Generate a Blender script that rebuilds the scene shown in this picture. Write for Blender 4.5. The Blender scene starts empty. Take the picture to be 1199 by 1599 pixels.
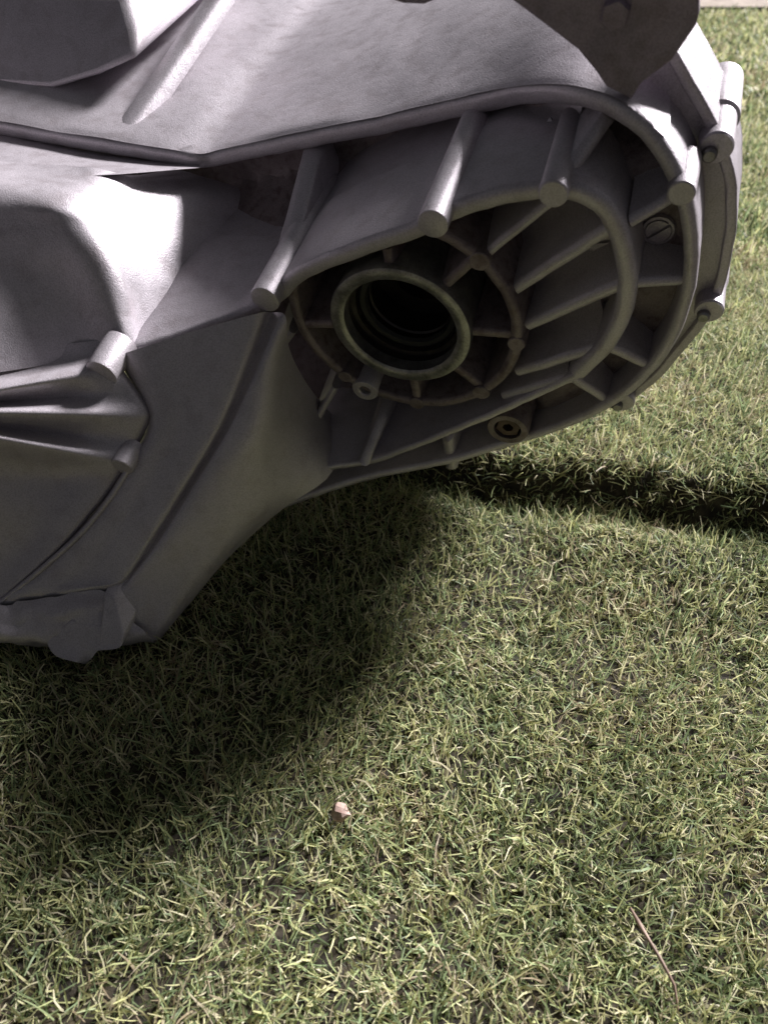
import bpy, bmesh, math, random
import numpy as np
from mathutils import Vector, Matrix, noise

random.seed(7)
rng = np.random.default_rng(11)
scene = bpy.context.scene
COL = scene.collection

# ------------------------------------------------------------------ camera
CAM_H, PITCH, FPX = 0.36, math.radians(41.0), 1155.0
cam_data = bpy.data.cameras.new('camera')
cam_data.sensor_fit = 'VERTICAL'
cam_data.sensor_height = 36.0
cam_data.sensor_width = 27.0
cam_data.lens = FPX / 1599.0 * 36.0
cam_data.clip_start = 0.01
cam_data.clip_end = 400.0
cam_data.dof.use_dof = True
cam_data.dof.focus_distance = 0.42
cam_data.dof.aperture_fstop = 11.0
cam = bpy.data.objects.new('camera', cam_data)
cam.location = (0, 0, CAM_H)
cam.rotation_euler = (math.pi / 2 - PITCH, 0, 0)
COL.objects.link(cam)
scene.camera = cam

# ------------------------------------------------------------------ sun, sky, exposure
SUN_DIR = Vector((0.62, 0.46, 0.61)).normalized()        # towards the sun
SUN_EL = math.asin(SUN_DIR.z)
SUN_AZ = math.atan2(SUN_DIR.x, SUN_DIR.y)
world = bpy.data.worlds.new('World')
scene.world = world
world.use_nodes = True
wn = world.node_tree
wn.nodes.clear()
sky = wn.nodes.new('ShaderNodeTexSky')
sky.sky_type = 'NISHITA'
sky.sun_disc = False
sky.sun_elevation = SUN_EL
sky.sun_rotation = SUN_AZ
sky.air_density = .6
sky.dust_density = 4.0
sky.ozone_density = .6
bg = wn.nodes.new('ShaderNodeBackground')
bg.inputs['Strength'].default_value = 0.015
wo = wn.nodes.new('ShaderNodeOutputWorld')
hs = wn.nodes.new('ShaderNodeHueSaturation')
hs.inputs['Saturation'].default_value = .22
wn.links.new(sky.outputs[0], hs.inputs['Color'])
wn.links.new(hs.outputs[0], bg.inputs[0])
wn.links.new(bg.outputs[0], wo.inputs[0])
sun_data = bpy.data.lights.new('sun', 'SUN')
sun_data.energy = 5.0
sun_data.angle = math.radians(13.0)
sun_data.color = (1.0, 0.97, 0.98)
sun = bpy.data.objects.new('sun', sun_data)
sun.rotation_euler = SUN_DIR.to_track_quat('Z', 'Y').to_euler()
COL.objects.link(sun)
scene.view_settings.view_transform = 'Standard'
scene.view_settings.look = 'None'
scene.view_settings.gamma = 1.0
scene.view_settings.exposure = 1.15

# ------------------------------------------------------------------ frame of the casting
# n: axis of the differential bore (towards the engine side), ea / eb: across and up its face
st, ct = math.sin(PITCH), math.cos(PITCH)
CAMP = Vector((0, 0, CAM_H))
def cam2world(v):
    return Vector((v[0], v[1] * st - v[2] * ct, v[1] * ct + v[2] * st))
N = cam2world((-.29, -.81, .51)).normalized()
EA = Vector((0, 0, 1)).cross(N).normalized()
EB = N.cross(EA)
def ray(px, py):
    return cam2world(((px - 599.5) / FPX, -(py - 799.5) / FPX, -1.0))
BORE = CAMP + ray(622.6, 515) * 0.40
BASE = Vector((-0.05, 0.42, 0.0))            # the Empty stands here
def W(a, b, o):                               # millimetres in the casting's frame -> world
    return BORE + (EA * a + EB * b + N * o) * 0.001
def L3(p):
    d = p - BORE
    return (d.dot(EA) * 1000, d.dot(EB) * 1000, d.dot(N) * 1000)
def A(px, py, o):                             # measured point on the plane o mm in front of the bore face
    r = ray(px, py)
    s = ((BORE + N * o * 0.001 - CAMP).dot(N)) / r.dot(N)
    return L3(CAMP + r * s)
def Q(px, py, d):                             # measured point at an estimated distance
    return L3(CAMP + ray(px, py) * d)

# ------------------------------------------------------------------ materials
def mat(name):
    m = bpy.data.materials.new(name)
    m.use_nodes = True
    nt = m.node_tree
    return m, nt, nt.nodes['Principled BSDF']
def add(nt, kind, **kw):
    nd = nt.nodes.new(kind)
    for k, v in kw.items():
        setattr(nd, k, v)
    return nd
def ramp(nt, stops):
    r = nt.nodes.new('ShaderNodeValToRGB')
    el = r.color_ramp.elements
    el[0].position, el[0].color = stops[0][0], (*stops[0][1], 1)
    el[1].position, el[1].color = stops[-1][0], (*stops[-1][1], 1)
    for p, c in stops[1:-1]:
        e = el.new(p); e.color = (*c, 1)
    return r

def metal(name, dark, light, metallic, rough, grain=1300.0, bump=.25, blot=16.0, bdist=.0004, stain=.35):
    m, nt, p = mat(name)
    tc = add(nt, 'ShaderNodeTexCoord')
    n1 = add(nt, 'ShaderNodeTexNoise'); n1.inputs['Scale'].default_value = blot
    n1.inputs['Detail'].default_value = 7; n1.inputs['Roughness'].default_value = .62
    n2 = add(nt, 'ShaderNodeTexNoise'); n2.inputs['Scale'].default_value = grain
    n2.inputs['Detail'].default_value = 4
    n3 = add(nt, 'ShaderNodeTexNoise'); n3.inputs['Scale'].default_value = blot * 6
    n3.inputs['Detail'].default_value = 6
    for nd in (n1, n2, n3):
        nt.links.new(tc.outputs['Object'], nd.inputs['Vector'])
    r = ramp(nt, [(.33, dark), (.5, [(a * .4 + b * .6) for a, b in zip(dark, light)]), (.66, light)])
    nt.links.new(n1.outputs['Fac'], r.inputs['Fac'])
    mx = add(nt, 'ShaderNodeMix', data_type='RGBA', blend_type='MULTIPLY')
    r2 = ramp(nt, [(.34, (.50, .42, .38)), (.5, (1, 1, 1))])
    r3 = ramp(nt, [(.35, (.70, .70, .70)), (.6, (1, 1, 1))])
    nt.links.new(n2.outputs['Fac'], r3.inputs['Fac'])
    mg = add(nt, 'ShaderNodeMix', data_type='RGBA', blend_type='MULTIPLY'); mg.inputs['Factor'].default_value = .8
    nt.links.new(r3.outputs['Color'], mg.inputs['B'])
    nt.links.new(n3.outputs['Fac'], r2.inputs['Fac'])
    mx.inputs['Factor'].default_value = stain
    nt.links.new(r.outputs['Color'], mx.inputs['A'])
    nt.links.new(r2.outputs['Color'], mx.inputs['B'])
    nt.links.new(mx.outputs['Result'], mg.inputs['A'])
    nt.links.new(mg.outputs['Result'], p.inputs['Base Color'])
    p.inputs['Metallic'].default_value = metallic
    mr = add(nt, 'ShaderNodeMapRange')
    mr.inputs['To Min'].default_value = rough - .12
    mr.inputs['To Max'].default_value = rough + .12
    nt.links.new(n3.outputs['Fac'], mr.inputs['Value'])
    nt.links.new(mr.outputs['Result'], p.inputs['Roughness'])
    ad = add(nt, 'ShaderNodeMath', operation='ADD')
    ml = add(nt, 'ShaderNodeMath', operation='MULTIPLY'); ml.inputs[1].default_value = 1.6
    nt.links.new(n3.outputs['Fac'], ml.inputs[0])
    nt.links.new(n2.outputs['Fac'], ad.inputs[0])
    nt.links.new(ml.outputs[0], ad.inputs[1])
    b = add(nt, 'ShaderNodeBump')
    b.inputs['Strength'].default_value = bump
    b.inputs['Distance'].default_value = bdist
    nt.links.new(ad.outputs[0], b.inputs['Height'])
    nt.links.new(b.outputs['Normal'], p.inputs['Normal'])
    return m

M_CAST = metal('cast_aluminium', (.46, .425, .46), (.53, .49, .53), .5, .48, bump=.55, stain=.2)
M_STAIN_SHADE = metal('stained_shaded_casting', (.14, .11, .115), (.25, .205, .21), .4, .5, bump=.8, blot=34, stain=.7)  # oil stain, its colour darkened further to deepen the shade in the recesses
M_MACH = metal('machined_aluminium', (.17, .165, .16), (.40, .39, .38), .75, .36, blot=90, bump=.35)
M_BORE = metal('dark_bore_metal', (.03, .025, .025), (.07, .06, .055), .6, .35, blot=60, bump=.15)  # darker metal tone for the bore interior and seal spring
M_STEEL = metal('zinc_bolt_steel', (.16, .15, .15), (.32, .31, .31), .9, .35, blot=90, bump=.1)
M_BRKT = metal('dark_bracket_steel', (.16, .135, .175), (.34, .285, .355), .25, .55, blot=22, bump=.3)
M_RUST = metal('rusty_plug_steel', (.05, .03, .025), (.12, .08, .065), .5, .5, blot=120, bump=.3)
M_SEAL = metal('black_rubber_seal', (.008, .008, .008), (.02, .02, .02), 0, .45, blot=60, bump=.1)

# ------------------------------------------------------------------ mesh helpers
GEAR = bpy.data.objects.new('gearbox', None)
GEAR.location = BASE
GEAR.empty_display_size = .05
COL.objects.link(GEAR)
GEAR['label'] = 'grey cast aluminium gearbox casing with open round bore, lying on the grass'
GEAR['category'] = 'gearbox'

def link(name, bm, m, parent=GEAR, smooth=35, label=None):
    bmesh.ops.recalc_face_normals(bm, faces=bm.faces)
    me = bpy.data.meshes.new(name)
    bm.to_mesh(me); bm.free()
    me.materials.append(m)
    me.shade_smooth()
    me.set_sharp_from_angle(angle=math.radians(smooth))
    o = bpy.data.objects.new(name, me)
    COL.objects.link(o)
    if parent is not None:
        o.parent = parent
    if label:
        o['label'] = label
    return o

def V(bm, p):                                  # local mm -> vertex relative to the Empty
    return bm.verts.new(W(*p) - BASE)

def smooth_line(pts, step=4.0):
    """Catmull-Rom through the points, resampled about every step mm"""
    p = [np.array(q, float) for q in pts]
    if len(p) == 2:
        k = max(2, int(np.linalg.norm(p[1] - p[0]) / step))
        return [tuple(p[0] + (p[1] - p[0]) * i / k) for i in range(k + 1)]
    p = [2 * p[0] - p[1]] + p + [2 * p[-1] - p[-2]]
    out = []
    for i in range(1, len(p) - 2):
        k = max(2, int(np.linalg.norm(p[i + 1] - p[i]) / step))
        for j in range(k):
            t = j / k
            a, b, c, d = p[i - 1:i + 3]
            out.append(tuple(.5 * ((2 * b) + (-a + c) * t + (2 * a - 5 * b + 4 * c - d) * t * t
                                   + (-a + 3 * b - 3 * c + d) * t ** 3)))
    out.append(tuple(p[-2]))
    return out

def sstep(x, e0, e1):
    t = min(1, max(0, (x - e0) / (e1 - e0)))
    return t * t * (3 - 2 * t)

def floor_o(a, b):
    """depth of the cast web between the ribs"""
    o = -68 + 34 * sstep(a, 20, 85) * (1 - .75 * sstep(b - .29 * a, 50, 72))
    o -= 42 * sstep(-a, -60, -10) * sstep(b - .29 * a, 20, 45)
    o += 50 * sstep(-b, 70, 140) * sstep(-a, -30, 60)
    return o

def wall(name, pts, t, ob, m=None, rnd=2.0, draft=.035, fillet=3.0, step=4.0, closed=False,
         line=True, parent=GEAR, taper=None):
    """a cast wall: rounded crest along pts (a, b, o), running back to depth ob"""
    m = m or M_CAST
    c = smooth_line(pts, step) if line else [tuple(q) for q in pts]
    n = len(c)
    bm = bmesh.new()
    rows = []
    for i in range(n):
        if closed:
            p0, p1 = c[(i - 1) % n], c[(i + 1) % n]
        else:
            p0, p1 = c[max(0, i - 1)], c[min(n - 1, i + 1)]
        tx, ty = p1[0] - p0[0], p1[1] - p0[1]
        ln = math.hypot(tx, ty) or 1
        nx, ny = -ty / ln, tx / ln
        a, b, of = c[i]
        tt = t(i / max(1, n - 1)) if callable(t) else t
        back = ob(a, b) if callable(ob) else ob
        back = min(back, of - rnd - fillet - .5)
        h = tt / 2
        dr = draft * (of - back)
        r = min(rnd, h * .95)
        wob = .5 * noise.noise((a * .11, b * .11, of * .1))
        of = of + .5 * noise.noise((a * .14, b * .14, 9.1))
        prof = [(-(h + dr + fillet), back - 1), (-(h + dr), back + fillet), (-h, of - r), (-h + .3 * r, of - .3 * r),
                (-h + r, of), (h - r, of), (h - .3 * r, of - .3 * r), (h, of - r), (h + dr, back + fillet), (h + dr + fillet, back - 1)]
        rows.append([V(bm, (a + nx * (u + wob), b + ny * (u + wob), w)) for u, w in prof])
    k = len(rows[0])
    for i in range(n if closed else n - 1):
        r0, r1 = rows[i], rows[(i + 1) % n]
        for j in range(k - 1):
            bm.faces.new((r0[j], r0[j + 1], r1[j + 1], r1[j]))
    if not closed:
        bm.faces.new(rows[0]); bm.faces.new(rows[-1][::-1])
    return link(name, bm, m, parent, smooth=50)

def circ(a, b, o, r, k=32, ph=0):
    return [(a + r * math.cos(ph + 2 * math.pi * i / k), b + r * math.sin(ph + 2 * math.pi * i / k), o) for i in range(k)]

def turned(name, a, b, prof, m=None, k=32, parent=GEAR, ph=0, smooth=35, label=None, lean=(0, 0)):
    """solid of revolution about the bore direction; prof = [(radius, o)...] from the front centre backwards"""
    m = m or M_CAST
    bm = bmesh.new()
    rings = []
    o0 = prof[0][1]
    for r, o in prof:
        ca, cb = a + lean[0] * (o - o0), b + lean[1] * (o - o0)
        if r < 1e-6:
            rings.append([V(bm, (ca, cb, o))])
        else:
            rings.append([V(bm, q) for q in circ(ca, cb, o, r, k, ph)])
    for r0, r1 in zip(rings, rings[1:]):
        for i in range(k):
            j = (i + 1) % k
            if len(r0) == 1:
                bm.faces.new((r0[0], r1[i], r1[j]))
            elif len(r1) == 1:
                bm.faces.new((r0[i], r1[0], r0[j]))
            else:
                bm.faces.new((r0[i], r1[i], r1[j], r0[j]))
    return link(name, bm, m, parent, smooth, label)

def post(a, b, o, r, back, name='boss', parent=GEAR, m=None):
    return turned(name, a, b, [(0, o), (r * .86, o), (r * .97, o - .5), (r, o - 1.4), (r * 1.08, back)], m, k=28, parent=parent)

def grid(name, rows, m=None, sub=4, parent=GEAR, thick=0, smooth=60, rough=0):
    """sheet through rows of measured points; Catmull-Rom in both directions"""
    m = m or M_CAST
    def cr(p, s):
        p = [np.array(q, float) for q in p]
        p = [2 * p[0] - p[1]] + p + [2 * p[-1] - p[-2]]
        out = []
        for i in range(1, len(p) - 2):
            for j in range(s):
                t = j / s
                a, b, c, d = p[i - 1:i + 3]
                out.append(.5 * ((2 * b) + (-a + c) * t + (2 * a - 5 * b + 4 * c - d) * t * t + (-a + 3 * b - 3 * c + d) * t ** 3))
        out.append(p[-2])
        return out
    r1 = [cr(r, sub) for r in rows]
    cols = [cr([r1[i][j] for i in range(len(r1))], sub) for j in range(len(r1[0]))]
    bm = bmesh.new()
    vs = [[V(bm, tuple(q + rough * np.array([noise.noise((q[0] * .13, q[1] * .13, q[2] * .13 + k * 9)) for k in range(3)]))) for q in c] for c in cols]
    for i in range(len(vs) - 1):
        for j in range(len(vs[0]) - 1):
            bm.faces.new((vs[i][j], vs[i + 1][j], vs[i + 1][j + 1], vs[i][j + 1]))
    o = link(name, bm, m, parent, smooth)
    if thick:
        s = o.modifiers.new('thickness', 'SOLIDIFY'); s.thickness = thick; s.offset = -1
    return o

def prism(name, poly, back, m=None, parent=GEAR, bevel=.0012, shrink=1.0, smooth=35, shift=(0, 0), label=None):
    """polygon (a, b, o) pulled back to depth `back`"""
    m = m or M_CAST
    bm = bmesh.new()
    ca = sum(p[0] for p in poly) / len(poly); cb = sum(p[1] for p in poly) / len(poly)
    f = [V(bm, p) for p in poly]
    g = [V(bm, (ca + (p[0] - ca) * shrink + shift[0], cb + (p[1] - cb) * shrink + shift[1], back)) for p in poly]
    bm.faces.new(f)
    bm.faces.new(g[::-1])
    for i in range(len(poly)):
        j = (i + 1) % len(poly)
        bm.faces.new((f[i], g[i], g[j], f[j]))
    o = link(name, bm, m, parent, smooth, label)
    if bevel:
        b = o.modifiers.new('edge', 'BEVEL'); b.width = bevel; b.segments = 3; b.limit_method = 'ANGLE'
        b.angle_limit = math.radians(30)
    return o

# ------------------------------------------------------------------ ground
def crest_s(x, y):
    x0, y0, x1, y1 = .0785, .462, .27, .422
    dx, dy = x1 - x0, y1 - y0
    ln = math.hypot(dx, dy)
    return (-(x - x0) * dy + (y - y0) * dx) / ln     # > 0 behind the fold
def ground_z(x, y):
    s = crest_s(x, y) + .010 * noise.noise((x * 14, y * 14, 3.1)) + .004 * noise.noise((x * 50, y * 50, 1.1))
    fold = .027 * sstep(s, -.014, .006) * sstep(x, -.08, .06) * (1 - sstep(s, .15, 1.2))
    dip = -.010 * math.exp(-((s + .022) / .018) ** 2) * sstep(x, -.02, .08)
    slope = .018 * (sstep(s, -.15, -.02) - 1) * sstep(x, -.12, .06)
    u = slope + .006 * noise.noise((x * 4.2, y * 4.2, .3)) + .0035 * noise.noise((x * 13, y * 13, 5.3))
    return (fold + dip + u) * (1 - sstep(y, 2.4, 2.9)) - .004

def sheet(name, xs, ys, fz, m):
    bm = bmesh.new()
    g = [[bm.verts.new((x, y, fz(x, y))) for y in ys] for x in xs]
    for i in range(len(xs) - 1):
        for j in range(len(ys) - 1):
            bm.faces.new((g[i][j], g[i + 1][j], g[i + 1][j + 1], g[i][j + 1]))
    o = link(name, bm, m, None, 60)
    o['kind'] = 'structure'
    return o

m_soil, nt, p = mat('thatch_soil')
tc = add(nt, 'ShaderNodeTexCoord')
n1 = add(nt, 'ShaderNodeTexNoise'); n1.inputs['Scale'].default_value = 160; n1.inputs['Detail'].default_value = 8
nt.links.new(tc.outputs['Object'], n1.inputs['Vector'])
r = ramp(nt, [(.35, (.010, .008, .006)), (.55, (.032, .025, .016)), (.72, (.085, .070, .042))])
nt.links.new(n1.outputs['Fac'], r.inputs['Fac'])
nt.links.new(r.outputs['Color'], p.inputs['Base Color'])
p.inputs['Roughness'].default_value = .95
b = add(nt, 'ShaderNodeBump'); b.inputs['Strength'].default_value = .8; b.inputs['Distance'].default_value = .004
nt.links.new(n1.outputs['Fac'], b.inputs['Height']); nt.links.new(b.outputs['Normal'], p.inputs['Normal'])

def spaced(pairs):
    out = []
    for a, b, s in pairs:
        out += list(np.arange(a, b - 1e-9, s))
    return out + [pairs[-1][1]]
xs = spaced([(-60, -10, 10), (-10, -2, 1), (-2, -.7, .1), (-.7, .9, .01), (.9, 3, .1), (3, 10, 1), (10, 60, 10)])
ys = spaced([(-6, -1, 1), (-1, 0, .1), (0, 1.1, .01), (1.1, 3.0, .1)])
sheet('lawn_ground', xs, ys, ground_z, m_soil)

# paved path and the dark bed beyond the lawn
m_path, nt, p = mat('pinkish_paving')
tc = add(nt, 'ShaderNodeTexCoord')
n1 = add(nt, 'ShaderNodeTexNoise'); n1.inputs['Scale'].default_value = 30; n1.inputs['Detail'].default_value = 6
nt.links.new(tc.outputs['Object'], n1.inputs['Vector'])
r = ramp(nt, [(.35, (.20, .16, .13)), (.65, (.36, .30, .25))])
nt.links.new(n1.outputs['Fac'], r.inputs['Fac']); nt.links.new(r.outputs['Color'], p.inputs['Base Color'])
p.inputs['Roughness'].default_value = .9
sheet('path', spaced([(-60, 60, 4)]), [2.98, 3.1, 3.28], lambda x, y: .012, m_path)
m_bed, nt, p = mat('dark_bed_soil')
tc = add(nt, 'ShaderNodeTexCoord')
n1 = add(nt, 'ShaderNodeTexNoise'); n1.inputs['Scale'].default_value = 14; n1.inputs['Detail'].default_value = 8
nt.links.new(tc.outputs['Object'], n1.inputs['Vector'])
r = ramp(nt, [(.4, (.006, .006, .005)), (.7, (.04, .035, .03))])
nt.links.new(n1.outputs['Fac'], r.inputs['Fac']); nt.links.new(r.outputs['Color'], p.inputs['Base Color'])
p.inputs['Roughness'].default_value = .95
sheet('ground', spaced([(-300, -20, 40), (-20, 20, 2), (20, 300, 40)]), spaced([(3.27, 6, .4), (6, 300, 30)]),
      lambda x, y: -.004 + .02 * noise.noise((x * 3, y * 3, 0)) * sstep(y, 3.3, 3.6), m_bed)

# ------------------------------------------------------------------ gearbox: rim, web, ridge
RIM_PX = [(-70, 190, -88), (0, 203, -88), (150, 229, -88), (290, 251, -88), (325, 252, -94), (400, 237, -97), (500, 217, -95), (600, 198, -89),
          (700, 175, -79), (770, 160, -69), (830, 151, -53), (890, 153, -38), (940, 165, -30), (985, 190, -24), (1025, 230, -19),
          (1056, 285, -15), (1073, 340, -13), (1078, 420, -12), (1066, 482, -12), (1041, 542, -12), (1001, 593, -12), (948, 634, -14),
          (880, 666, -16), (800, 692, -14), (700, 722, -2), (560, 752, 18), (440, 792, 46)]
RIM = smooth_line([A(*q) for q in RIM_PX], 5)
def rim_t(f):
    return 10.0 - 3.5 * sstep(f, .42, .62)
wall('rim_flange', RIM, rim_t, lambda a, b: min(-76, floor_o(a, b) - 12), rnd=3.0, line=False, draft=.0, fillet=.2)

# the cast web behind the ribs, clipped to the rim outline
def inside(x, y, poly):
    c = False
    j = len(poly) - 1
    for i in range(len(poly)):
        xi, yi = poly[i][0], poly[i][1]; xj, yj = poly[j][0], poly[j][1]
        if (yi > y) != (yj > y) and x < (xj - xi) * (y - yi) / (yj - yi) + xi:
            c = not c
        j = i
    return c
bm = bmesh.new()
cell, vid = 5.0, {}
def gv(i, j):
    if (i, j) not in vid:
        a, b = i * cell, j * cell
        vid[(i, j)] = V(bm, (a, b, floor_o(a, b) + .8 * noise.noise((a * .05, b * .05, 2))))
    return vid[(i, j)]
for i in range(-60, 40):
    for j in range(-45, 40):
        if inside((i + .5) * cell, (j + .5) * cell, RIM):
            bm.faces.new((gv(i, j), gv(i + 1, j), gv(i + 1, j + 1), gv(i, j + 1)))
link('web_plate', bm, M_STAIN_SHADE)

RIDGE_PX = [(200, 557, 42), (300, 524, 20), (385, 493, 4), (428, 468, -1), (470, 430, -2), (560, 393, -2), (655, 360, -2), (715, 330, -2),
            (800, 307, -2), (870, 300, -2), (922, 314, -2), (955, 350, -2), (973, 400, -2), (979, 450, -2), (968, 500, -2),
            (941, 548, -2), (900, 588, -3)]
wall('ridge_wall', [A(*q) for q in RIDGE_PX], 9.0, lambda a, b: max(-64, floor_o(a, b) - 2), rnd=3.2, draft=.0, fillet=.1)
# outer face of the ridge, sweeping back and up to the rim: the floor of the pockets between the long ribs
PAIRS = [((205, 555, 40), (150, 232, -88)), ((300, 524, 20), (318, 256, -88)), ((385, 493, 4), (440, 234, -95)), ((470, 430, -2), (520, 217, -93)), ((560, 393, -2), (600, 201, -89)),
         ((655, 360, -2), (700, 178, -79)), ((715, 330, -2), (770, 163, -69)), ((800, 307, -2), (835, 154, -49)), ((870, 300, -2), (915, 162, -34))]
prow = []
for f, mode in ((0, 0), (.3, 0), (.6, 0), (.95, 0), (1.15, .05), (1.28, .2), (1.36, .6), (1.38, 1.0)):
    row = []
    for rp, mp in PAIRS:
        ra, rb, ro = A(*rp); ma_, mb, mo = A(*mp)
        rb += 4.3
        row.append((ra + (ma_ - ra) * mode, rb + (mb - rb) * mode, (ro - 4) + (mo - ro) * f))
    prow.append(row)
grid('pocket_wall', prow, sub=4)
LIP_PX = [(900, 588, -4), (850, 612, -5), (775, 646, -3), (726, 666, 0), (662, 692, 5), (580, 722, 14), (512, 733, 25), (460, 752, 38), (412, 798, 55)]
wall('lower_ridge', [A(*q) for q in LIP_PX], 5.0, lambda a, b: floor_o(a, b) - 12, rnd=2.0, draft=.02, fillet=3)

# ------------------------------------------------------------------ differential bore and hub ring
turned('bearing_collar', 0, 0, [(31.6, -9), (31.8, -1.6), (33.2, -.3), (35, 0), (37.8, 0), (39.2, -.8), (39.7, -2.4), (39.4, -8), (38.4, -40), (44, -74)],
       M_MACH, k=72)
turned('bore', 0, 0, [(32.25, -2.5), (32, -14), (29.5, -14.6), (29.3, -22), (26.5, -22.5), (26.3, -34), (28, -34.5), (28, -46), (18, -46.5), (18, -90), (0, -90)], M_BORE, k=64)
turned('oil_seal', 0, 0, [(29.2, -18), (27.5, -17), (24.8, -17.4), (23.6, -19.5), (24.2, -21), (27, -23), (29.2, -23)], M_SEAL, k=64)
turned('seal_spring', 0, 0, [(25.4, -25), (24.4, -24), (23.4, -25), (24.4, -26.2), (25.4, -25)], M_BORE, k=64)
HUB_R, HUB_O = 63.0, -4.5
RIDGE_AB = [A(*q) for q in RIDGE_PX]
def ridge_b(a):
    up = [q for q in RIDGE_AB if q[1] > 40 or q[0] < 60]
    return float(np.interp(a, [q[0] for q in up[:12]], [q[1] for q in up[:12]]))
ring = circ(0, 0, HUB_O, HUB_R, 96)
keep = [q[1] < ridge_b(q[0]) - 1 for q in ring]
k0 = next(i for i in range(96) if keep[i] and not keep[i - 1])
arc = []
i = k0
while keep[i % 96] and len(arc) < 96:
    arc.append(ring[i % 96]); i += 1
wall('hub_ring', arc, 6.4, lambda a, b: floor_o(a, b) - 2, M_STAIN_SHADE, rnd=2.6, draft=.06, fillet=6, line=False)

def ang(px, py, o=HUB_O):
    a, b, _ = A(px, py, o)
    return math.atan2(b, a)
for px, py in [(601, 385), (716, 428), (770, 524), (742, 602), (651, 632), (480, 510)]:
    th = ang(px, py)
    c, s = math.cos(th), math.sin(th)
    re = 61.0
    while re > 44 and re * s > ridge_b(re * c) - 5:
        re -= 1
    wall('rib', [(39 * c, 39 * s, -4.5), (re * c, re * s, -5.5)], 5.8, lambda a, b: floor_o(a, b) - 2, M_STAIN_SHADE, rnd=2.2, draft=.09, fillet=6, step=8)
for px, py, r in [(740, 415, 5.4), (806, 538, 4.8), (765, 626, 5.2), (656, 662, 4.8), (522, 604, 4.6)]:
    th = ang(px, py)
    post(HUB_R * math.cos(th), HUB_R * math.sin(th), HUB_O + .4, r, -50, m=M_STAIN_SHADE)
a, b, _ = A(573, 602, -8)                       # little boss with a blind hole beside the collar
turned('hole_boss', a, b, [(3.6, -24), (3.6, -4), (4.2, -3.2), (7.6, -3.2), (8.4, -4.4), (8.8, -58)], k=24)
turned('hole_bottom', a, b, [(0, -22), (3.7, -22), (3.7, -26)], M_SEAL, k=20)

def rib(p, q, t=7.0, back=None, rnd=3.0, name='rib', draft=.09, fillet=8):
    wall(name, [A(*p), A(*q)], t, back or (lambda a, b: floor_o(a, b) - 2), rnd=rnd, step=8, draft=draft, fillet=fillet)
# fan of ribs between hub ring and ridge
rib((748, 408, -8), (866, 312, -5), 5)
rib((798, 458, -9), (948, 362, -5))
rib((822, 512, -9), (968, 448, -5))
rib((806, 584, -9), (940, 545, -5))
rib((785, 622, -9), (890, 594, -5))
# ribs under the hub ring
rib((597, 652, -7), (566, 727, 20), 7, draft=.05, fillet=3)
rib((690, 660, -8), (700, 690, 1), 7, draft=.05, fillet=3)
rib((696, 684, -6), (704, 733, -6), 8, draft=.05, fillet=3)
rib((522, 606, -9), (490, 662, 2), 5, draft=.05, fillet=3)
rib((455, 520, -8), (425, 560, -4), 5)
# spokes across the trench between ridge and rim
rib((868, 300, -4), (948, 186, -30), 7, back=lambda a, b: -70, draft=.03, fillet=1)
rib((983, 350, -6), (1060, 305, -16), 6, draft=.04, fillet=3)
rib((982, 446, -5), (1072, 440, -15), 6, draft=.04, fillet=3)
rib((948, 545, -6), (1014, 575, -15), 6, draft=.04, fillet=3)
rib((893, 594, -7), (945, 628, -17), 6, draft=.04, fillet=3)
rib((690, 350, -3), (738, 184, -74), 10, rnd=4, back=lambda a, b: -110, draft=.015, fillet=1)
rib((425, 468, -2), (486, 238, -94), 13, rnd=5, back=lambda a, b: -115, draft=.02, fillet=1)

# long bosses on the ridge
for px, py, o, r in [(675, 351, 8, 7.2), (413, 469, 8, 8.2), (863, 304, 3, 6.4), (1063, 303, -11, 5.8)]:
    a, b, o = A(px, py, o)
    post(a, b, o, r, floor_o(a, b) - 2)

# slotted core plugs in the web
def plug(px, py, r, slot):
    o = -40
    for _ in range(6):
        a, b, _o = A(px, py, o + 2)
        o = floor_o(a, b)
    base = turned('core_plug', a, b, [(0, o + 1.2), (r * .93, o + 1.2), (r * .93, o + 2.6), (r * 1.1, o + 2.4), (r * 1.18, o - 2)], k=28)
    for s in (-1, 1):
        bm = bmesh.new()
        pts = []
        for i in range(13):
            th = s * (.14 + (math.pi - .28) * i / 12)
            pts.append((r * .86 * math.cos(th), r * .86 * math.sin(th)))
        cs, sn = math.cos(slot), math.sin(slot)
        lo = [V(bm, (a + x * cs - y * sn, b + x * sn + y * cs, o + 1)) for x, y in pts]
        hi = [V(bm, (a + x * cs - y * sn, b + x * sn + y * cs, o + 3)) for x, y in pts]
        bm.faces.new(hi); bm.faces.new(lo[::-1])
        for i in range(13):
            j = (i + 1) % 13
            bm.faces.new((lo[i], lo[j], hi[j], hi[i]))
        link('slotted_half', bm, M_CAST, base)
plug(1027, 360, 6.6, .75)
plug(936, 376, 6.4, .25)

# drain plug low on the face
a, b, o = A(792, 671, -12)
turned('drain_boss', a, b, [(8.6, o - 6), (8.6, o), (12.4, o + .2), (13, o - 1), (13.8, o - 40)], M_STAIN_SHADE, k=36)
turned('drain_plug', a, b, [(3.6, o - 9), (3.6, o - 1.6), (7.6, o - 1.4), (8.3, o - 2.4), (8.3, o - 10)], M_RUST, k=6, ph=.3)
turned('drain_socket', a, b, [(0, o - 7.5), (4, o - 7.5), (4, o - 9)], M_SEAL, k=12)

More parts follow.
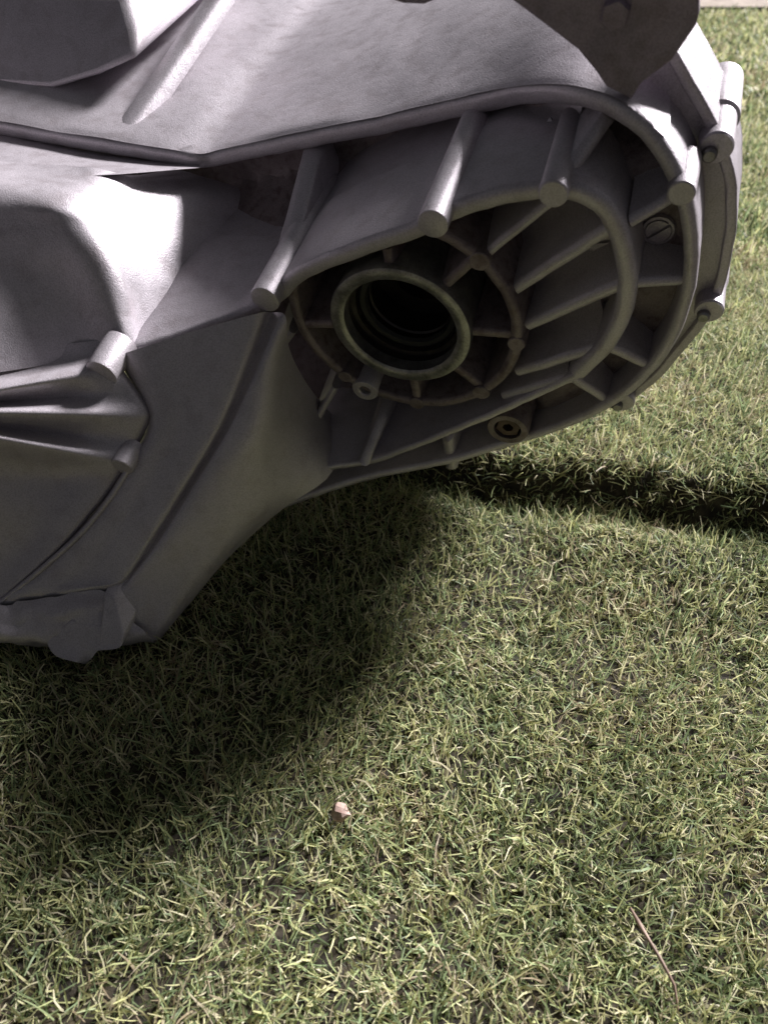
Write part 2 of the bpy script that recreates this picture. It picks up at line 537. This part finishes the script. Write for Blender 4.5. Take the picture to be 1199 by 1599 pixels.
# ------------------------------------------------------------------ top of the casing
def outward(i):
    p0, p1 = RIM[max(0, i - 1)], RIM[min(len(RIM) - 1, i + 1)]
    tx, ty = p1[0] - p0[0], p1[1] - p0[1]
    ln = math.hypot(tx, ty)
    return -ty / ln, tx / ln
rows = []
top_i = [i for i, q in enumerate(RIM) if i < int(len(RIM) * .56)][::3]
for dep, rise in [(1.5, .2), (10, 1.3), (40, 2.4), (80, 3.0), (130, 1.0), (190, -4), (260, -14), (330, -40)]:
    row = []
    for i in top_i:
        nx, ny = outward(i)
        a, b, o = RIM[i]
        h = rim_t(i / (len(RIM) - 1)) / 2 + .1
        row.append((a + nx * (h + rise), b + ny * (h + rise) + 1.2 * noise.noise((a * .03, dep * .03, 1)), o - dep))
    rows.append(row)
# right-hand part turns down behind the seam instead of running on
for row, (dep, _) in zip(rows, [(1.5, 0), (10, .4), (40, 1.5), (80, 2.5), (130, 1), (190, -4), (260, -14), (330, -40)]):
    for k, i in enumerate(top_i):
        a, b, o = row[k]
        f = sstep(RIM[i][0], 60, 130) * sstep(dep, 10, 120)
        row[k] = (a - 30 * f, b - 8 * f, o)
top = grid('top_cover', rows, sub=4)

# shelf stepping down at the left
back = [(-120, 184, -94), (0, 205, -94), (150, 236, -94), (230, 248, -94), (312, 256, -93)]
front = [(-120, 250, -40), (0, 262, -40), (75, 268, -40), (150, 274, -40), (312, 262, -86)]
mid = [tuple((np.array(p) + np.array(q)) / 2) for p, q in zip(back, front)]
grid('shelf', [[A(*q) for q in r] for r in (back, mid, front)])

# rib and block on the top, both running back along the bore direction
p0, p1 = A(186, 208, -98), A(345, -10, -222)
bm = bmesh.new()
def bar(bm, p, q, w, h):
    rr = []
    for (a, b, o) in (p, q):
        rr.append([V(bm, (a + x, b + y, o)) for x, y in ((-w, -6), (-w * .75, h * .6), (-w * .3, h), (w * .3, h), (w * .75, h * .6), (w, -6))])
    for j in range(5):
        bm.faces.new((rr[0][j], rr[0][j + 1], rr[1][j + 1], rr[1][j]))
    bm.faces.new(rr[0]); bm.faces.new(rr[1][::-1])
bar(bm, (p0[0], p0[1] - 3, p0[2]), (p0[0] + (p1[0] - p0[0]) * 1.8, p0[1] + (p1[1] - p0[1]) * 1.8 + 4, p0[2] + (p1[2] - p0[2]) * 1.8), 9, 2.8)
link('top_rib', bm, M_CAST, smooth=60)
# raised block at the far left of the top, its face sloping back
from mathutils.bvhtree import BVHTree
tm = top.data
bvh = BVHTree.FromPolygons([v.co + BASE for v in tm.vertices], [tuple(p_.vertices) for p_ in tm.polygons])
def on_top(px, py):
    h = bvh.ray_cast(CAMP, ray(px, py).normalized())[0]
    return L3(h) if h is not None else None
foot0 = W(*on_top(80, 141))
rn = (N * .62 + EB * .78).normalized()
def on_ramp(px, py):
    r_ = ray(px, py)
    return L3(CAMP + r_ * ((foot0 - CAMP).dot(rn) / r_.dot(rn)))
prism('top_block', [on_ramp(*q) for q in [(-160, 158), (-80, 142), (0, 137), (80, 142), (150, 121), (205, 96), (217, 82), (212, 45), (195, -14), (-160, -14)]],
      -330, bevel=.018, shrink=1.0, shift=(0, -10))

# ------------------------------------------------------------------ bell housing side, flaring towards the engine face
def skin(y):                                   # distance of the bell's skin, leaning in towards the ground
    return float(np.interp(y, [270, 345, 430, 500, 560, 650, 745, 830, 905, 940, 1000, 1040],
                           [.400, .398, .401, .405, .409, .415, .422, .427, .432, .434, .437, .442]))
fascia = [
 [(185, 553, 0.034), (190, 553, .004), (300, 518, .000), (400, 490, -.002), (424, 488, .006), (446, 494, .001), (452, 545, .018), (480, 600, .055), (520, 650, .10)],
 [(231, 650, 0.033), (236, 650, .003), (290, 650, .001), (343, 652, 0), (357, 654, .006), (371, 657, .001), (408, 668, .006), (455, 690, .040), (520, 735, .07)],
 [(201, 720, 0.033), (206, 720, .003), (240, 745, .001), (278, 765, 0), (290, 768, .006), (302, 772, .001), (370, 748, .006), (412, 785, .024), (440, 796, .045)],
 [(147, 800, 0.033), (152, 800, .003), (188, 828, .001), (228, 845, 0), (239, 848, .005), (251, 852, .001), (312, 832, .006), (352, 862, .018), (358, 870, .04)],
 [(59, 888, 0.033), (64, 888, .003), (130, 900, .001), (188, 905, 0), (198, 906, .003), (208, 908, .001), (258, 912, .006), (292, 938, .014), (296, 944, .04)],
 [(-15, 945, 0.033), (-10, 945, .003), (70, 934, .001), (150, 922, 0), (175, 924, .001), (200, 938, .001), (238, 970, .006), (256, 988, .012), (252, 996, .04)],
 [(-15, 985, 0.050), (-10, 985, .02), (70, 985, .02), (150, 985, .02), (175, 990, .015), (205, 998, .006), (236, 1000, .008), (247, 1000, .014), (246, 1000, .04)],
]
grid('bell_side', [[Q(x, y, skin(y) + d) for x, y, d in r] for r in fascia], sub=5)
band = [
 [(-140, 968, 0), (-70, 958, -.001), (-10, 946, -.002), (70, 934, -.002), (150, 923, -.001), (200, 938, .001)],
 [(-140, 990, -.004), (-70, 985, -.005), (-10, 974, -.006), (70, 966, -.006), (150, 962, -.005), (205, 968, 0)],
 [(-140, 1004, -.003), (-70, 1006, -.004), (-10, 1002, -.005), (70, 1008, -.004), (150, 1008, -.002), (240, 1001, .005)],
 [(-140, 1000, .03), (-70, 1000, .03), (-10, 1000, .03), (70, 1004, .03), (150, 1004, .03), (246, 999, .03)],
]
grid('engine_flange', [[Q(x, y, skin(y) + d) for x, y, d in r] for r in band], sub=8, rough=2.2)
def lug(pts, ln):
    c = [Q(x, y, skin(y) + d) for x, y, d in pts]
    lo_ = prism('lug', c, min(q[2] for q in c) - ln, bevel=.0025, smooth=75)
    su = lo_.modifiers.new('round', 'SUBSURF'); su.levels = 2; su.render_levels = 2
lug([(70, 1000, -.006), (76, 1018, -.010), (88, 1031, -.012), (118, 1035, -.012), (134, 1040, -.006), (144, 1030, -.012), (150, 1019, -.010), (176, 1018, -.010), (190, 1014, -.010), (194, 985, -.007), (110, 970, -.006)], 25)
lug([(160, 925, -.003), (178, 935, -.005), (192, 1000, -.009), (188, 1014, -.009), (150, 1010, -.009), (158, 970, -.007)], 18)
turned('bell_shell', -395, 0, [(95, 112), (100, 118), (134, 118), (135, 112), (134, 100), (122, 95), (100, 0), (92, -70), (0, -72)], k=64)  # rest of the bell, out of view, added to shade the ground at left

# recessed left panel with its ribs
PROWS = [(560, 528, 180, -.012, .012, .008), (597, 550, 186, -.020, .010, .010),
         (618, 566, 192, -.028, .004, 0), (630, 578, 196, -.028, .002, 0), (634, 612, 220, -.028, .002, .010),
         (638, 640, 238, -.028, .002, 0), (648, 656, 238, -.028, .002, 0), (658, 690, 222, -.028, .003, .010),
         (664, 716, 208, -.028, .002, 0), (676, 728, 202, -.028, .002, 0), (720, 752, 188, -.026, .003, .012),
         (790, 800, 150, -.020, .003, .009), (880, 865, 90, -.012, .003, .008), (985, 944, -5, -.004, .003, 0)]
panel = []
for yl, yr, xr, dl, dr, val in PROWS:
    row = []
    for u, fade in ((0, .7), (.3, 1), (.5, 1), (.68, .8), (.82, .35), (.95, .1), (1, .0)):
        row.append((-90 + (xr + 90) * u - (3 if u == 1 and yr > 545 else 0), yl + (yr - yl) * u, skin(yl + (yr - yl) * u) + dl + (dr - dl) * u + val * fade + (.004 if u == 1 and yr > 545 else 0)))
    panel.append(row)
grid('bell_panel', [[Q(*q) for q in r] for r in panel], sub=3)
def surf_rib(pts, w, h, name='rib'):
    """rounded bead standing on the bell's skin, facing out of it"""
    c = smooth_line([Q(*q) for q in pts], 4)
    bm = bmesh.new()
    rows = []
    for i, q in enumerate(c):
        q0, q1 = Vector(c[max(0, i - 1)]), Vector(c[min(len(c) - 1, i + 1)])
        t = (q1 - q0).normalized()
        out = (CAMP - W(*q))                       # roughly the skin's own normal here
        out = Vector((out.dot(EA), out.dot(EB), out.dot(N))).normalized()
        out = (out - t * out.dot(t)).normalized()
        sd = t.cross(out)
        f = 1.0 - .5 * abs(i / (len(c) - 1) - .5)
        q = Vector(q)
        rows.append([V(bm, q + sd * (u * w) + out * (v * h)) for u, v in
                     ((-1.5, -6), (-1.1, -1.5), (-1, .2), (-.6, .85), (0, 1), (.6, .85), (1, .2), (1.1, -1.5), (1.5, -6))])
    for r0, r1 in zip(rows, rows[1:]):
        for j in range(8):
            bm.faces.new((r0[j], r0[j + 1], r1[j + 1], r1[j]))
    bm.faces.new(rows[0]); bm.faces.new(rows[-1][::-1])
    return link(name, bm, M_CAST, smooth=60)
surf_rib([(x, y, skin(y) + .001) for x, y in [(-60, 985), (0, 942), (64, 890), (125, 835), (172, 778), (206, 724)]], 1.6, 1.5)
# crest between the left panel and the first pocket
def AA(px, py, o, db=0.0):
    a, b, o = A(px, py, o)
    return (a, b + db, o)
shoulder = [
 [AA(-120, 240, -48, .8), AA(-10, 252, -48, .8), AA(40, 257, -48, .8), AA(85, 260, -48, .8), AA(120, 262, -48, .8), AA(150, 264, -48, .8), AA(205, 266, -56, -3), AA(275, 263, -76)],
 [Q(-120, 268, .411), Q(-10, 280, .409), Q(40, 287, .408), Q(85, 291, .408), Q(120, 294, .411), Q(152, 295, .418), Q(216, 284, .445), A(310, 274, -98)],
 [Q(-120, 300, .400), Q(-5, 309, .399), Q(45, 314, .398), Q(88, 320, .398), Q(122, 325, .402), Q(155, 330, .411), Q(232, 312, .446), A(385, 300, -108)],
 [Q(-120, 350, .399), Q(0, 352, .400), Q(62, 352, .400), Q(110, 350, .399), Q(150, 357, .404), Q(188, 370, .418), Q(268, 372, .452), A(382, 336, -94)],
 [Q(-120, 395, .398), Q(8, 395, .403), Q(78, 392, .403), Q(132, 389, .401), Q(170, 396, .406), Q(207, 418, .421), Q(286, 420, .456), A(378, 376, -78)],
 [Q(-120, 432, .396), Q(14, 431, .405), Q(92, 430, .408), Q(150, 430, .405), Q(190, 442, .411), Q(220, 470, .427), Q(306, 460, .459), A(372, 412, -62)],
 [Q(-120, 480, .392), Q(18, 478, .406), Q(106, 476, .413), Q(166, 475, .410), Q(200, 490, .416), Q(230, 510, .431), Q(318, 490, .460), A(366, 444, -50)],
 [Q(-120, 545, .390), Q(24, 534, .408), Q(118, 524, .418), Q(178, 520, .415), Q(206, 528, .419), Q(238, 532, .433), Q(326, 512, .457), Q(366, 482, .467)],
 [Q(-120, 597, .388), Q(28, 577, .410), Q(124, 560, .422), Q(186, 553, .419), Q(210, 551, .421), Q(247, 546, .430), Q(332, 521, .451), Q(368, 508, .456)],
]
grid('bell_shoulder', shoulder, sub=6, smooth=85)
for px, py, d, r, ln in [(158, 584, .408, 9.0, 24), (190, 730, .418, 6.5, 16)]:
    a, b, o = Q(px, py, d)
    post(a, b, o, r, o - ln)

# ------------------------------------------------------------------ rear case: seam flange, body, bolts
FL = [(1030, 58, -46), (1052, 96, -46), (1076, 135, -46), (1101, 180, -46), (1122, 222, -46), (1136, 268, -46), (1141, 310, -46), (1139, 360, -46),
      (1131, 415, -46), (1117, 462, -46), (1095, 503, -46), (1062, 545, -46), (1020, 592, -46), (965, 636, -46)]
edge = [A(*q) for q in FL]
inner = [(85, -60, -50), (98, 40, -50), (98, 96, -50), A(985, 120, -50), A(1000, 60, -50)]
prism('case_flange', [(q[0], q[1], -50) for q in edge] + inner, -84, bevel=.001)
wall('seam_lip', edge, 5.0, -86, rnd=1.0, draft=.0, fillet=.5)
for px, py, r, r2, back in [(1117, 232, 7.2, 8.6, -98), (1106, 487, 7.2, 8.2, -92), (970, 629, 7.6, 8.4, -92)]:
    a, b, o = A(px, py, -40)
    bo = turned('flange_boss', a, b, [(0, o), (r * .9, o), (r, o - 1), (r * 1.02, o - 22), (r2, o - 23.5), (r2, back + 2), (r2 * .85, back), (0, back)], k=32)
    a2, b2 = a - 2.0, b - 2.2
    turned('bolt', a2, b2, [(0, o + 3.0), (2.3, o + 3.0), (3.2, o + 2.2), (3.4, o + .2), (3.4, o - 3)], M_STEEL, k=20, parent=bo)
body = [(-150, -40), (-110, 15), (-40, 50), (20, 70), (70, 88), (100, 86), (130, 50), (152, 0), (152, -40), (140, -80), (114, -118), (50, -150), (-30, -165), (-110, -150)]  # hidden body, outline widened on the right to shade the ground
prism('rear_case', [(a, b, -130) for a, b in body], -320, bevel=.006, shrink=.72, shift=(-40, -10))
# foot under the far end of the case, standing on the lawn
zf = lambda o: (BORE.z - .001 - N.z * -o * .001)
f0, f1 = -235, -290
def b_at(o, z):
    return (z - BORE.z - N.z * o * .001) / EB.z * 1000
prism('foot', [(-70, -60, f0), (-75, b_at(f0, .004), f0), (10, b_at(f0, .004), f0), (15, -60, f0)], f1, bevel=.004)

# ------------------------------------------------------------------ bracket bolted over the seam
BR = [(602, -30), (606, -2), (630, 6), (662, 7), (684, -2), (796, -2), (842, 32), (902, 78), (930, 112), (946, 136), (985, 155), (1001, 131), (1049, 94), (1086, 40), (1091, 22), (1092, -60), (1150, -230), (1130, -300), (900, -300), (840, -200), (700, -60)]  # tall upper part, out of view, is added to throw shadow on the ground
brk = prism('bracket', [A(x, y, -29) for x, y in BR], -34, M_BRKT, bevel=.0009, label='dark brown sheet steel bracket')
a, b, o = A(962, 16, -31)
turned('bolt', a, b, [(0, o + 5), (5.0, o + 5), (5.6, o + 4), (5.6, o + .5), (7.2, o), (7.2, o - 8)], M_BRKT, k=6, parent=brk, ph=.4)

# ------------------------------------------------------------------ grass
def blades(n, xy, length, width, lean, seg):
    x, y = xy[:, 0], xy[:, 1]
    z = np.array([ground_z(float(a), float(b)) for a, b in xy])
    fld = np.array([noise.noise((float(a) * 9, float(b) * 9, 7.7)) for a, b in xy])
    ph = fld * 7 + rng.normal(0, 1.7, n)
    th = np.abs(rng.normal(lean, .38, n))
    bend = rng.normal(.55, .75, n)
    ln = length * np.clip(rng.normal(1, .34, n), .35, 2.2)
    wd = width * np.clip(rng.normal(1, .32, n), .4, 2.0)
    roll = rng.normal(0, .7, n)
    curl = rng.normal(0, .95, n)
    pos = np.stack([x, y, z - .002], 1)
    V_ = np.zeros((n, (seg + 1) * 2, 3))
    for s in range(seg + 1):
        f = s / seg
        t = np.minimum(th + bend * f, 1.75)
        az = ph + curl * f
        d = np.stack([np.sin(t) * np.cos(az), np.sin(t) * np.sin(az), np.cos(t)], 1)
        side = np.stack([-np.sin(az), np.cos(az), np.zeros(n)], 1)
        up = np.cross(d, side)
        sd = side * np.cos(roll)[:, None] + up * np.sin(roll)[:, None]
        w = wd * (1.0 - .62 * f ** 2.2) * .5
        V_[:, 2 * s] = pos - sd * w[:, None]
        V_[:, 2 * s + 1] = pos + sd * w[:, None]
        pos = pos + d * (ln / seg)[:, None]
    V_[:, :, 2] = np.maximum(V_[:, :, 2], (z - .003)[:, None])
    base = (np.arange(n) * (seg + 1) * 2)[:, None, None]
    q = np.array([[2 * s, 2 * s + 1, 2 * s + 3, 2 * s + 2] for s in range(seg)])[None]
    F = (base + q).reshape(-1, 4)
    hue = np.repeat(rng.uniform(0, 1, n), (seg + 1) * 2)
    return V_.reshape(-1, 3), F, hue

def scatter(dens, y0, y1, half):
    """points between y0 and y1, half-width growing with distance"""
    pts = []
    for ya in np.arange(y0, y1, .05):
        h = half(ya + .025)
        k = rng.poisson(dens * .05 * 2 * h)
        pts.append(np.stack([rng.uniform(-h, h, k), rng.uniform(ya, ya + .05, k)], 1))
    pts = np.concatenate(pts)
    thin = np.array([noise.noise((float(a) * 16, float(b) * 16, 2.2)) + .6 * noise.noise((float(a) * 45, float(b) * 45, 8.2)) for a, b in pts])
    thin_shade = np.exp(-(((pts[:, 0] - .10) / .11) ** 2 + ((pts[:, 1] - .345) / .055) ** 2))      # thin turf before the fold, thinned so dark soil stands in for half shade
    keep = np.clip(1.0 + .5 * thin - .36 * thin_shade, .4, 1.0)
    return pts[rng.uniform(0, 1, len(pts)) < keep]
parts = []
near = scatter(370000, -.02, .80, lambda y: .22 + .50 * y)
parts.append(blades(len(near), near, .0130, .00084, .82, 3))
mid = scatter(85000, .80, 1.60, lambda y: .30 + .55 * y)
parts.append(blades(len(mid), mid, .018, .0020, .80, 2))
far = scatter(26000, 1.60, 2.98, lambda y: .4 + .60 * y)
parts.append(blades(len(far), far, .020, .0042, .80, 2))
verts, faces, hue, off = [], [], [], 0
for v, f, h in parts:
    verts.append(v); faces.append(f + off); hue.append(h); off += len(v)
verts = np.concatenate(verts); faces = np.concatenate(faces); hue = np.concatenate(hue)
me = bpy.data.meshes.new('grass')
me.vertices.add(len(verts)); me.vertices.foreach_set('co', verts.astype(np.float32).ravel())
me.loops.add(faces.size); me.loops.foreach_set('vertex_index', faces.astype(np.int32).ravel())
me.polygons.add(len(faces))
me.polygons.foreach_set('loop_start', np.arange(0, faces.size, 4, dtype=np.int32))
me.polygons.foreach_set('use_smooth', np.ones(len(faces), dtype=bool))
at = me.attributes.new('hue', 'FLOAT', 'POINT')
at.data.foreach_set('value', hue.astype(np.float32))
me.update(calc_edges=True)
m_grass, nt, p = mat('grass_blade')
an = add(nt, 'ShaderNodeAttribute', attribute_name='hue')
tc = add(nt, 'ShaderNodeTexCoord')
nz = add(nt, 'ShaderNodeTexNoise'); nz.inputs['Scale'].default_value = 9; nz.inputs['Detail'].default_value = 5
nt.links.new(tc.outputs['Object'], nz.inputs['Vector'])
ma = add(nt, 'ShaderNodeMath', operation='MULTIPLY_ADD')
ma.inputs[1].default_value = 1.0; ma.inputs[2].default_value = -.47
nt.links.new(nz.outputs['Fac'], ma.inputs[0])
sm = add(nt, 'ShaderNodeMath', operation='ADD', use_clamp=True)
nt.links.new(an.outputs['Fac'], sm.inputs[0]); nt.links.new(ma.outputs[0], sm.inputs[1])
r = ramp(nt, [(0, (.08, .095, .045)), (.14, (.16, .21, .105)), (.30, (.27, .35, .18)), (.44, (.42, .48, .24)), (.58, (.56, .57, .27)),
              (.72, (.65, .62, .35)), (.88, (.71, .66, .47)), (1, (.34, .27, .18))])
nt.links.new(sm.outputs[0], r.inputs['Fac'])
nt.links.new(r.outputs['Color'], p.inputs['Base Color'])
p.inputs['Roughness'].default_value = .5
p.inputs['Specular IOR Level'].default_value = .4
tr = add(nt, 'ShaderNodeBsdfTranslucent'); nt.links.new(r.outputs['Color'], tr.inputs['Color'])
mx = add(nt, 'ShaderNodeMixShader'); mx.inputs[0].default_value = .42
out = nt.nodes['Material Output']
nt.links.new(p.outputs[0], mx.inputs[1]); nt.links.new(tr.outputs[0], mx.inputs[2]); nt.links.new(mx.outputs[0], out.inputs['Surface'])
me.materials.append(m_grass)
go = bpy.data.objects.new('grass', me)
COL.objects.link(go)
go['kind'] = 'stuff'
go['label'] = 'short cropped green and straw coloured lawn grass'
go['category'] = 'grass'

# ------------------------------------------------------------------ pebble and twig
def ground_hit(px, py, h):
    r_ = ray(px, py)
    z = h
    for _ in range(8):
        q_ = CAMP + r_ * ((z - CAM_H) / r_.z)
        z = ground_z(q_.x, q_.y) + h
    return CAMP + r_ * ((z - CAM_H) / r_.z)
m_peb, nt, p = mat('pink_stone')
tc = add(nt, 'ShaderNodeTexCoord')
n1 = add(nt, 'ShaderNodeTexNoise'); n1.inputs['Scale'].default_value = 260; n1.inputs['Detail'].default_value = 5
nt.links.new(tc.outputs['Object'], n1.inputs['Vector'])
r = ramp(nt, [(.35, (.30, .19, .155)), (.65, (.43, .32, .28))])
nt.links.new(n1.outputs['Fac'], r.inputs['Fac']); nt.links.new(r.outputs['Color'], p.inputs['Base Color'])
p.inputs['Roughness'].default_value = .75
c = ground_hit(531, 1267, .011)
bm = bmesh.new()
bmesh.ops.create_icosphere(bm, subdivisions=2, radius=.0048)
for v in bm.verts:
    d = v.co.normalized()
    v.co *= 1 + .38 * noise.noise(d * 1.7 + Vector((4.2, 1, 0)))
    v.co.z *= .8
pe = link('pebble', bm, m_peb, None, smooth=22)
pe.location = c
pe['label'] = 'tiny pale pink pebble lying alone in the grass'
pe['category'] = 'pebble'

m_twig, nt, p = mat('dry_red_stalk')
tc = add(nt, 'ShaderNodeTexCoord')
n1 = add(nt, 'ShaderNodeTexNoise'); n1.inputs['Scale'].default_value = 120
nt.links.new(tc.outputs['Object'], n1.inputs['Vector'])
r = ramp(nt, [(.35, (.17, .11, .085)), (.65, (.34, .24, .19))])
nt.links.new(n1.outputs['Fac'], r.inputs['Fac']); nt.links.new(r.outputs['Color'], p.inputs['Base Color'])
p.inputs['Roughness'].default_value = .6
pts = [ground_hit(*q) for q in [(984, 1418, .010), (996, 1440, .013), (1013, 1468, .014), (1034, 1503, .0145), (1052, 1538, .012), (1058, 1575, .005)]]
org = pts[2].copy(); org.z = 0
bm = bmesh.new()
rows = []
for i, q in enumerate(pts):
    t = (pts[min(i + 1, len(pts) - 1)] - pts[max(i - 1, 0)]).normalized()
    s = t.cross(Vector((0, 0, 1))).normalized(); u = s.cross(t)
    rad = (.0005, .0012, .0008, .0008, .0007, .0005)[i]
    rows.append([bm.verts.new(q - org + (s * math.cos(k * math.pi / 4) + u * math.sin(k * math.pi / 4)) * rad) for k in range(8)])
for r0, r1 in zip(rows, rows[1:]):
    for k in range(8):
        bm.faces.new((r0[k], r0[(k + 1) % 8], r1[(k + 1) % 8], r1[k]))
bm.faces.new(rows[0]); bm.faces.new(rows[-1][::-1])
tw = link('twig', bm, m_twig, None, smooth=60)
tw.location = org
tw['label'] = 'thin reddish dry stalk lying across the grass blades'
tw['category'] = 'twig'
